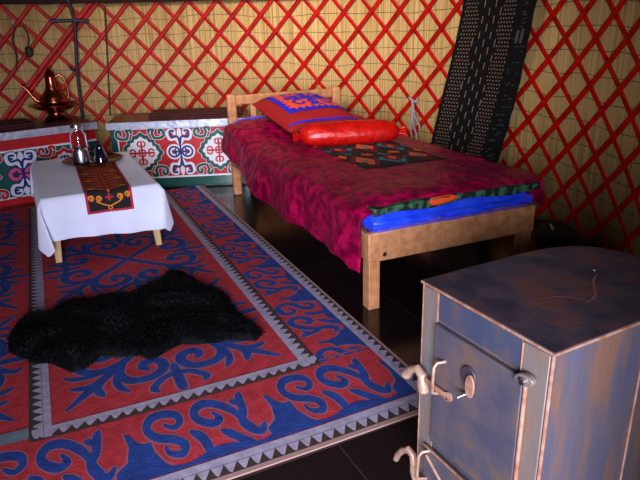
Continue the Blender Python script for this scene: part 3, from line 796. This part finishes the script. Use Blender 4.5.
# ------------------------------------------------------------------ bed
BX, BY, BYAW, BLEN, BWID = .1898, 2.1532, 1.976, 1.985, .8156
BLOC = (BX, BY, 0)
def bp(u, v, z): return Vector((u, -v, z))
bed = empty('bed', BLOC, BYAW, label='single pine bed with a slatted headboard and square legs', cat='bed')
def bbox(name, u0, u1, v0, v1, z0, z1, m=None, bevel=.004, parent=None):
    mb = MB(); mb.box(u0, u1, -v1, -v0, z0, z1); return mb.build(name, m or M['wood'], parent or bed, bevel=bevel)
ZR = .329
for v0 in (0, BWID - .05): bbox('leg', .0, .055, v0, v0 + .05, 0, ZR - .122)
for v0 in (0, BWID - .06): bbox('headboard_post', BLEN - .045, BLEN, v0, v0 + .06, 0, .675, bevel=.012)
bbox('headboard_rail', BLEN - .038, BLEN - .006, .06, BWID - .06, .605, .667, bevel=.008)
bbox('headboard_rail', BLEN - .034, BLEN - .010, .06, BWID - .06, .36, .42)
for k in range(5):
    v = .06 + (BWID - .12) * (k + 1) / 6 - .018
    bbox('headboard_slat', BLEN - .03, BLEN - .014, v, v + .036, .42, .605, bevel=.002)
fr = bbox('foot_rail', -.004, .03, -.004, BWID + .004, ZR - .122, ZR, bevel=.006)
MB().tube([(-.003, -.065, .236), (-.009, -.065, .236)], .009, 14).build('bolt', M['steel'], fr)
for v0 in (0, BWID - .028): bbox('side_rail', .03, BLEN - .045, v0, v0 + .028, ZR - .122, ZR - .01)
mb = MB()
for k in range(10):
    u = .1 + k * .185; mb.box(u, u + .07, -(BWID - .03), -.03, ZR - .05, ZR - .032)
mb.build('slat_base', M['wood'], bed)

# mattress: glossy blue cover
def pillowy(mb, fn, nu, nv, mi=0):   # closed double surface
    mb.grid(lambda u, v: fn(u, v, 1), nu, nv, mi); mb.grid(lambda u, v: fn(1 - u, v, -1), nu, nv, mi)
MT, MBT = .425, ZR - .03
def matt(u, v, s):
    ed = min(u, 1 - u) * 1.93 ; ed2 = min(v, 1 - v) * .77
    e = min(1, ed / .035); e2 = min(1, ed2 / .035)
    rr = math.sqrt(max(0, 1 - (1 - e) ** 2)) * math.sqrt(max(0, 1 - (1 - e2) ** 2))
    h = (MT - MBT) / 2
    return bp(-.012 + 1.912 * u, .012 + .775 * v, (MT + MBT) / 2 + s * h * (.30 + .70 * rr) + s * .004 * noise.noise((u * 12, v * 7, s)))
mb = MB(); pillowy(mb, matt, 60, 30)
def side(mb):
    for fixed in ('u0', 'u1', 'v0', 'v1'):
        n = 60 if fixed[0] == 'v' else 30; vs = []
        m = 9
        for i in range(n + 1):
            t = i / n; k = int(fixed[1])
            A_, B_ = (matt(*((k, t) if fixed[0] == 'u' else (t, k)), q) for q in (1, -1))
            for h in range(m + 1):
                w = h / m; q = A_.lerp(B_, w)
                o = .016 * math.sin(PI * w) ** .7 + (.030 * noise.noise((t * 9 + k, w * 1.3, 5)) + .010 * noise.noise((t * 26, w * 4, 8))) * math.sin(PI * w)
                o *= min(1, t / .05, (1 - t) / .05)
                q += Vector((-o if fixed == 'u0' else (o if fixed == 'u1' else 0), o if fixed == 'v0' else (-o if fixed == 'v1' else 0), 0))
                vs.append(q)
        mb.add(vs, [((m + 1) * i + a, (m + 1) * (i + 1) + a, (m + 1) * (i + 1) + a + 1, (m + 1) * i + a + 1) for i in range(n) for a in range(m)])
side(mb)
o = mb.build('mattress', M['satin_blue'], loc=BLOC, rz=BYAW, angle=180)
tag(o, 'glossy bright blue mattress lying in the pine bed frame', 'mattress')

# patterned quilt between mattress and blanket: shows at the foot
def zq(u, v):
    return .428 + .012 * math.sin(PI * min(1, max(0, v / .8))) + .004 * noise.noise((u * 6, v * 6, 4.))
def quiltp(a, b, l=0):   # a: 0..1 along from foot, b: 0..1 across
    v = .0 + .80 * b
    ed = .018 + .010 * math.sin(b * 9 + .5) + .010 * noise.noise((b * 7, 0, 0))
    L_ = 1.6; t = a * (L_ + .05)
    z = zq(0, v)
    if t < .05:
        return bp(-.036 - l, v, z - .034 * (1 - t / .05) * (.62 + .38 * math.sin(b * 7 + 5.6) ** 2) + .004)
    return bp(-.036 + (t - .05), v, zq(t, v) + .004 + l)
mb = MB(); mb.grid(lambda a, b: quiltp(a * .3 if a < .5 else .15 + (a - .5) * 1.7, b), 40, 40)
fq = lambda x, y, l: quiltp(y, x, l)
stroke(mb, fq, [(.30, .022), (.36, .020), (.46, .022)], .024, 1, .006, taper=(.3, .5))
o = mb.build('quilt', [M['quilt'], M['quilt_orange'], M['felt_teal']], loc=BLOC, rz=BYAW, solid=.006)
tag(o, 'dark green printed quilt showing under the foot edge of the crimson blanket', 'quilt')

# crimson velvet blanket
HEM = [(-.06, .165), (-.03, .195), (.04, .185), (.1, .209), (.375, .193), (.576, .198), (.8, .188), (1.04, .179), (1.23, .195), (1.55, .255), (1.75, .31), (2.0, .36)]
def hem(u):
    for (a, x), (b, y) in zip(HEM, HEM[1:]):
        if u <= b: return x + (y - x) * max(0, (u - a)) / (b - a)
    return HEM[-1][1]
def ztop(u, v):
    k = min(1, max(0, (u - 1.35) / .4)); k = k * k * (3 - 2 * k)
    foot = min(1, max(0, (u + .03) / .10))
    z = .452 + .010 * math.sin(PI * min(1, max(0, v / .8))) + .065 * k * (1 - .25 * v)
    z -= .020 * (1 - foot) * (1 - foot)
    z += .006 * noise.noise((u * 5, v * 5, 0)) + .004 * noise.noise((u * 13, v * 13, 2))
    z -= .022 * math.exp(-((v + .02) / .06) ** 2)
    return z
def foot_u(v): return -.020 + .010 * math.sin(v * 8 + 1) - .012 * math.exp(-((v - .02) / .10) ** 2)
UEND = 1.86
def blanket(a, b):
    # b: 0 = hanging hem at the left, .38 = bed edge, .93 = right edge, 1 = small drop on the right
    if b < .38:
        t = b / .38; v = -.05
        u = -.045 + (UEND + .045) * a
        u = foot_u(0) - .012 * (1 - t) + (UEND + .02 * (1 - t) - foot_u(0) + .012 * (1 - t)) * a
        zt = ztop(u, .0); zh = hem(u)
        tt = t ** .92
        z = zh + (zt - zh) * tt
        kk = 1 - t
        out = -.050 + .030 * max(0, (t - .86) / .14) ** 1.5
        out -= kk * (.012 + .016 * math.sin(u * 11 + 1.5 * noise.noise((u * 3, 0, 0))) + .014 * noise.noise((u * 8, t * 2, 9)))
        return bp(u, out, z)
    if b < .93:
        t = (b - .38) / .55; v = -.02 + t * .855
        u = foot_u(v) + (UEND - foot_u(v)) * a
        return bp(u, v, ztop(u, v))
    t = (b - .93) / .07; v = .835 + .02 * t
    u = foot_u(.83) + (UEND - foot_u(.83)) * a
    return bp(u, v, ztop(u, .83) - .12 * t)
mb = MB(); mb.grid(lambda u, v: blanket(u, v), 150, 100)
o = mb.build('velvet_blanket', M['velvet'], loc=BLOC, rz=BYAW, solid=.008, offset=-.2, angle=180)
tag(o, 'crimson crushed-velvet blanket spread over the bed and hanging down its left side', 'blanket')

# felt mat lying on the blanket
def matp(x, y, l):     # x across 0..1, y foot->head 0..1
    u = .44 + .62 * y - .08 * x * y; v = .22 + .44 * x
    return bp(u, v, ztop(u, v) + .0065 + l)
mb = MB(); mb.grid(lambda a, b: matp(a, b, 0), 16, 20); mb.grid(lambda a, b: matp(1 - a, b, -.0045), 16, 20)
for i in range(3):
    for j_ in range(2):
        cx, cy = .17 + i * .33, .25 + j_ * .5
        fan(mb, matp, (cx, cy), [(cx - .17, cy), (cx, cy - .25), (cx + .17, cy), (cx, cy + .25)], 1 if (i + j_) % 2 else 2, .0012)
        for q in (1, -1): fan(mb, matp, (cx + q * .14, cy + .2), [(cx + q * .14 - .05, cy + .2), (cx + q * .14, cy + .13), (cx + q * .14 + .05, cy + .2), (cx + q * .14, cy + .27)], 3, .002)
        fan(mb, matp, (cx, cy), [(cx - .11, cy), (cx, cy - .16), (cx + .11, cy), (cx, cy + .16)], 2 if (i + j_) % 2 else 3, .0018)
        fan(mb, matp, (cx, cy), [(cx - .04, cy), (cx, cy - .06), (cx + .04, cy), (cx, cy + .06)], 3 if (i + j_) % 2 else 1, .0024)
quad(mb, matp, 0, 1, .90, .97, 2, .0026, 12, 1); quad(mb, matp, 0, 1, .03, .07, 0, .0026, 12, 1)
o = mb.build('felt_mat', [M['felt_black'], M['felt_teal'], M['felt_wine'], M['felt_orange']], loc=BLOC, rz=BYAW)
tag(o, 'small dark felt mat with teal and orange diamonds lying on the velvet blanket', 'mat')

# big ornamented pillow leaning on the headboard
def pil(a, b, s, l=0):    # a: foot side -> head side, b: across from the left
    u = 1.285 + .62 * a; v = .15 + .47 * b + .03 * (1 - a)
    z = .500 + .095 * a
    e = max(0, 1 - abs(2 * a - 1) ** 3) ** .5 * max(0, 1 - abs(2 * b - 1) ** 3.2) ** .5
    th = .088 * e
    pin = .03 * (abs(2 * a - 1) ** 4) * (1 - abs(2 * b - 1) ** 2)
    nrm = Vector((-.14, 0, 1)).normalized()
    p = bp(u - pin * (1 if a > .5 else -1), v, z + .012) + nrm * (s * th * (1 if s > 0 else .55) + l)
    p.z += .003 * noise.noise((a * 7, b * 7, 1)) * e
    return p
mb = MB(); pillowy(mb, lambda u, v, s: pil(u, v, s), 32, 32)
pw = empty('ornamented_pillow', BLOC, BYAW, label='large red pillow with an orange scroll panel edged in blue, against the headboard', cat='pillow')
mb.build('pillow_cover', M['pillow_red'], pw, angle=180)
pf = lambda x, y, l: pil(y, x, 1, l)
mb = MB(); quad(mb, pf, .12, 1.0, .22, .985, 0, .003, 24, 24); quad(mb, pf, .165, .965, .265, .945, 1, .0045, 24, 24)
n_ = 9
for i in range(n_):            # scalloped blue edge
    x = .165 + .80 * (i + .5) / n_; fan(mb, pf, (x, .28), [(x - .045, .255), (x + .045, .255), (x + .022, .295), (x, .32), (x - .022, .295)], 0, .006)
    y = .265 + .68 * (i + .5) / n_
    for xx, q in ((.175, 1), (.955, -1)): fan(mb, pf, (xx, y), [(xx - .015 * q, y - .038), (xx - .015 * q, y + .038), (xx + .028 * q, y + .012), (xx + .042 * q, y), (xx + .028 * q, y - .012)], 0, .006)
c0 = (.565, .605)
for s1 in (1, -1):
    for s2 in (1, -1):
        P_ = lambda x, y: (c0[0] + s1 * x * 1.25, c0[1] + s2 * y * 1.08)
        stroke(mb, pf, [P_(0, 0), P_(.07, .06), P_(.15, .07), P_(.205, .13), P_(.17, .20), P_(.11, .18), P_(.11, .13)], .040, 0, .0068, taper=(1, .6))
        stroke(mb, pf, [P_(.0, .05), P_(.04, .14), P_(.03, .22), P_(.07, .25)], .036, 0, .0068, taper=(1, .5))
        stroke(mb, pf, [P_(.10, .03), P_(.19, .02), P_(.24, .05)], .030, 0, .0068, taper=(1, .5))
stroke(mb, pf, [(.26, .605), (.87, .605)], .036, 0, .0068); stroke(mb, pf, [(.565, .36), (.565, .86)], .04, 0, .0068)
mb.build('ornament_panel', [M['pillow_blue'], M['pillow_orange']], pw)
mb = MB(); stroke(mb, pf, [(.03, .07), (.3, .05), (.7, .05), (.97, .06)], .022, 0, .003)
tag(mb.build('piping', M['pillow_blue'], pw), label='blue piping')
# blue under-pillow at the headboard
mb = MB()
def upil(u, v, s):
    e = max(0, 1 - abs(2 * u - 1) ** 3) ** .5 * max(0, 1 - abs(2 * v - 1) ** 4) ** .5
    return bp(1.865 + .075 * u, .0 + .62 * v, .475 + .055 * e * s)
pillowy(mb, upil, 16, 24)
tag(mb.build('blue_pillow', M['satin_blue'], loc=BLOC, rz=BYAW, angle=180), 'blue pillow tucked under the velvet blanket against the headboard', 'pillow')
# red satin bolster
bo = empty('bolster', BLOC, BYAW, label='shiny red satin bolster lying across the bed in front of the ornamented pillow', cat='bolster')
A, Bv = bp(1.105, .165, .520), bp(.965, .70, .520)
axv = (Bv - A); ln = axv.length; axv.normalize(); up = Vector((0, 0, 1)); sd = axv.cross(up)
mb = MB()
def bol(u, v):
    x = .5 - .5 * math.cos(PI * u); u = x; r = .066 * (max(0, 1 - abs(2 * x - 1) ** 7)) ** .5 * (1 - .10 * (2 * x - 1) ** 2) + .012
    a = v * 2 * PI; r *= 1 + .05 * noise.noise((x * 7, math.cos(a) * 1.5, math.sin(a) * 1.5)) + .02 * noise.noise((x * 30, a * 1.2, 3.))
    z = math.sin(a) * r * (.92 if math.sin(a) > 0 else .80)
    return A + axv * ln * x + sd * (math.cos(a) * r * 1.08) + up * z
mb.grid(bol, 70, 32); mb.build('bolster_cover', M['satin_red'], bo, angle=180)
for P, q in ((A, -1), (Bv, 1)):
    mb = MB(); 
    vs = []
    for k in range(24):
        a = 2 * PI * k / 24; r = .030 * (1 + .3 * math.sin(5 * a))
        vs.append(P + axv * q * .035 + sd * math.cos(a) * r + up * math.sin(a) * r)
    ring2 = [P + axv * q * -.002 + sd * math.cos(2 * PI * k / 24) * .013 + up * math.sin(2 * PI * k / 24) * .013 for k in range(24)]
    mb.add(vs + ring2 + [P + axv * q * .018], [(k, (k + 1) % 24, 24 + (k + 1) % 24, 24 + k) for k in range(24)] + [(k, (k + 1) % 24, 48) for k in range(24)])
    mb.build('ruffled_end', M['satin_red'], bo, angle=180)

# black bundle between bed foot and wall
mb = MB()
def bag(u, v):
    a = u * 2 * PI; ph = (v - .5) * PI
    r = math.cos(ph) ** .6 if math.cos(ph) > 0 else 0
    k = 1 + .10 * noise.noise((math.cos(a) * 1.6, math.sin(a) * 1.6, ph * 1.2))
    return Vector((.09 * r * k * math.cos(a), .15 * r * k * math.sin(a), max(0, .065 + .08 * math.sin(ph) * k)))
mb.grid(bag, 32, 20)
root = empty('black_bag', (1.16, 2.74, 0), -.15, label='black bag on the floor between the foot of the bed and the wall', cat='bag')
mb.build('bag_body', M['black'], root, angle=180)
MB().tube([(-.03, -.06, .13), (-.035, -.06, .142), (-.035, -.02, .148), (-.03, -.02, .138)], .006, 8).build('buckle', M['steel'], root)

# ------------------------------------------------------------------ iron stove
SXY = Vector((.3836, .8581)); SYAW = -1.0814; SW, SH, SB, SDEP = .344, .574, .25, .49
su = Vector((math.cos(SYAW), math.sin(SYAW))); 
so = SXY - su * SW                        # front-left corner: local x runs right along the front, y to the back
stove = empty('iron_stove', (so.x, so.y, 0), SYAW, label='box-shaped blue-grey iron stove with rounded back and latched door in the right foreground', cat='stove')
def dplan(g=0.):
    pts = [(-g, -g), (SW + g, -g)]
    rx, ry = SW / 2 + g, SDEP - SB + g
    for i in range(25):
        a = PI * i / 24
        ca, sa = math.cos(a), math.sin(a)
        pts.append((SW / 2 + rx * math.copysign(abs(ca) ** .72, ca), SB + ry * sa ** .72))
    return pts
LEGH = .02
mb = MB(); mb.prism(dplan(), LEGH, SH - .006); mb.build('body', M['stove_side'], stove, angle=35)
for x, y in ((.03, .03), (SW - .03, .03), (.06, SB + .1), (SW - .06, SB + .1)):
    mb = MB(); mb.box(x - .018, x + .018, y - .018, y + .018, 0, LEGH); mb.build('foot', M['iron'], stove)
mb = MB(); mb.prism(dplan(.004), SH - .006, SH); top = mb.build('top_plate', M['stove_top'], stove, angle=35, bevel=.0015)
mb = MB(); pl = dplan(.0045)
mb.tube([(x, y, SH - .004) for x, y in pl + [pl[0]]], .003, 8, cap=False); mb.build('weld_bead', M['weld'], top)
# welded vertical edges
for x in (0, SW):
    mb = MB(); mb.tube([(x, 0, LEGH + .002), (x, -.0005, .2), (x, 0, .4), (x, 0, SH - .008)], .0034, 8); mb.build('edge_bead', M['weld'], stove)
mb = MB(); mb.tube([(SW + .001, SB, LEGH), (SW + .001, SB, SH - .008)], .0025, 6); mb.build('edge_bead', M['weld'], stove)
# front: two stiles and a head plate, then the doors
def plate(name, x0, x1, z0, z1, y0, y1, m, parent=stove, bevel=.0015):
    mb = MB(); mb.box(x0, x1, y0, y1, z0, z1); return mb.build(name, m, parent, bevel=bevel)
plate('stile', .004, .050, LEGH, SH - .010, -.004, 0, M['stove_frame'])
plate('stile', .284, SW - .004, LEGH, SH - .010, -.004, 0, M['stove_frame'])
plate('head_plate', .052, .279, .505, SH - .010, -.003, 0, M['stove'])
plate('cross_plate', .052, .282, .180, .198, -.003, 0, M['stove'])
for x, r in ((.2815, .0024), (.051, .0018)): MB().tube([(x, -.003, .500), (x, -.003, SH - .012)], r, 6).build('seam_bead', M['weld'], stove)
door = plate('fire_door', .056, .296, .202, .498, -.014, -.0045, M['stove_door'], bevel=.002)
# hinge
mb = MB(); mb.tube([(.302, -.011, .206), (.302, -.011, .494)], .0042, 10); mb.build('hinge_rod', M['weld'], door)
mb = MB()
vs = []
for k in range(24):
    a = 2 * PI * k / 24; vs.append((.304 + .021 * math.cos(a), .503 + .012 * math.sin(a) + .004 * math.cos(a)))
mb.prism([(x, z) for x, z in vs], .010, .022, tf=lambda q: Vector((q.x, -q.z, q.y))); mb.build('hinge_boss', M['stove_frame'], door, bevel=.002)
MB().tube([(.306, -.022, .503), (.306, -.029, .503)], .0065, 12).build('hinge_bolt', M['steel'], door)
# damper: round plate on the door with a bright bolt
mb = MB(); n = 28
vs = [(.168 + .021 * math.cos(2 * PI * k / n), .432 + .024 * math.sin(2 * PI * k / n)) for k in range(n)]
mb.prism(vs, .0145, .020, tf=lambda q: Vector((q.x, -q.z, q.y))); dm = mb.build('damper', M['stove_top'], door, bevel=.002)
mb = MB(); vs = [(.178 + .013 * math.cos(2 * PI * k / n), .418 + .026 * math.sin(2 * PI * k / n)) for k in range(n)]
mb.prism(vs, .020, .025, tf=lambda q: Vector((q.x, -q.z, q.y))); mb.build('damper_tongue', M['weld'], door, bevel=.002)
MB().tube([(.169, -.0145, .395), (.166, -.024, .393), (.161, -.037, .388)], [.0042, .0036, .0042], 10).build('bolt', M['steel'], door)
MB().tube([(.112, -.0145, .353), (.112, -.020, .353)], .011, 16).build('pivot_boss', M['weld'], door)
MB().tube([(.112, -.020, .353), (.112, -.024, .353)], .0045, 12).build('pivot_pin', M['steel'], door)
# latch: staple and chunky hooked handle
mb = MB(); mb.tube([(.094, -.012, .427), (.087, -.030, .425), (.085, -.036, .415), (.0845, -.037, .385), (.083, -.036, .352), (.088, -.012, .345)], .0036, 10); mb.build('staple', M['latch'], stove)
mb = MB(); mb.tube([(.112, -.0205, .353), (.075, -.022, .355), (.05, -.024, .358), (.03, -.025, .365)], .0075, 10, sx=.6)
mb.build('latch_bar', M['weld'], door)
mb = MB(); mb.tube([(.040, -.024, .325), (.036, -.024, .345), (.034, -.025, .365), (.018, -.026, .374), (-.004, -.027, .360), (-.020, -.028, .338)], [.0125, .0135, .011, .009, .0095, .0125], 12)
mb.build('latch_handle', M['latch'], door, bevel=.001)
# ash door
ad = plate('ash_door', .036, .290, .030, .178, -.014, -.0045, M['stove_door'], bevel=.002)
mb = MB(); mb.tube([(.036, -.014, .178), (.16, -.0145, .1785), (.290, -.014, .178)], .0026, 8); mb.build('edge_bead', M['weld'], ad)
mb = MB(); mb.tube([(.056, -.012, .173), (.050, -.030, .172), (.047, -.036, .162), (.0455, -.037, .13), (.043, -.036, .095), (.05, -.012, .090)], .0036, 10); mb.build('staple', M['latch'], stove)
mb = MB(); mb.tube([(.014, -.020, .062), (.011, -.022, .085), (.014, -.024, .115), (.010, -.025, .134), (-.004, -.027, .139), (-.024, -.028, .124), (-.042, -.028, .100), (-.051, -.028, .078)], [.006, .0085, .009, .009, .009, .0085, .008, .0075], 12); mb.build('latch_handle', M['latch'], ad)
mb = MB(); mb.tube([(.012, -.022, .085), (.05, -.019, .072), (.09, -.017, .066)], .006, 8); mb.build('latch_bar', M['latch'], ad)
mb = MB(); mb.tube([(.05, -.017, .158), (.10, -.018, .128), (.15, -.017, .098)], .0036, 8); mb.build('brace_bar', M['latch'], ad)
# rusty scrape lines and a rivet on the top
mb = MB()
fs = lambda x, y, l: Vector((x, y, SH + .0004 + l))
stroke(mb, fs, [(.17, .33), (.19, .29), (.235, .24), (.25, .20)], .006, 0, .0003, taper=(.4, .6)); stroke(mb, fs, [(.25, .205), (.22, .19), (.20, .165), (.19, .12)], .005, 0, .0003, taper=(.6, .3))
mb.build('weld_scar', M['scar'], top, smooth=False)
MB().lathe([(.005, 0), (.005, .001), (.0, .0018)], 12, (.15, .345, SH)).build('rivet', M['steel'], top)

# ------------------------------------------------------------------ light, world, camera
def area(name, loc, target, sx, sy, power, color, shape='RECTANGLE'):
    l = bpy.data.lights.new(name, 'AREA'); l.shape = shape; l.size = sx; l.size_y = sy; l.energy = power; l.color = color
    o = bpy.data.objects.new(name, l); COL.objects.link(o); o.location = loc
    d = Vector(target) - Vector(loc); o.rotation_euler = d.to_track_quat('-Z', 'Y').to_euler()
    return o
area('doorway_daylight', (-.1, -1.9, 1.1), (-.75, 2.6, .6), 1.8, 1.3, 490, (.80, .85, 1.))
cd = area('crown_daylight', (CX, CY - .2, 2.38), (CX + .95, CY + R * .92, 1.3), .9, .9, 24, (1., .88, .70), 'DISK')
cd.data.spread = math.radians(84)
w = bpy.data.worlds.new('sky'); bpy.context.scene.world = w; w.use_nodes = True
bg = w.node_tree.nodes['Background']; bg.inputs[0].default_value = (.75, .85, 1., 1); bg.inputs[1].default_value = .5

cam = bpy.data.cameras.new('camera'); co = bpy.data.objects.new('camera', cam); COL.objects.link(co)
F, PITCH, ROLL, HGT = 594.18, .34943, .02714, 1.09459
cam.sensor_width = 36; cam.lens = F / 640 * 36; cam.clip_start = .02
cp, sp, cr, sr = math.cos(PITCH), math.sin(PITCH), math.cos(ROLL), math.sin(ROLL)
right0, down0, fwd = Vector((1, 0, 0)), Vector((0, -sp, -cp)), Vector((0, cp, -sp))
right = right0 * cr + down0 * sr; down = right0 * -sr + down0 * cr
rot = Matrix((right, -down, -fwd)).transposed()
co.matrix_world = Matrix.Translation((0, 0, HGT)) @ rot.to_4x4()
sc = bpy.context.scene; sc.camera = co
sc.view_settings.view_transform = 'Standard'; sc.view_settings.look = 'None'
sc.view_settings.gamma = 1; sc.view_settings.use_curve_mapping = False
sc.view_settings.exposure = -.1
sc.cycles.use_denoising = True
sc.cycles.max_bounces = 8
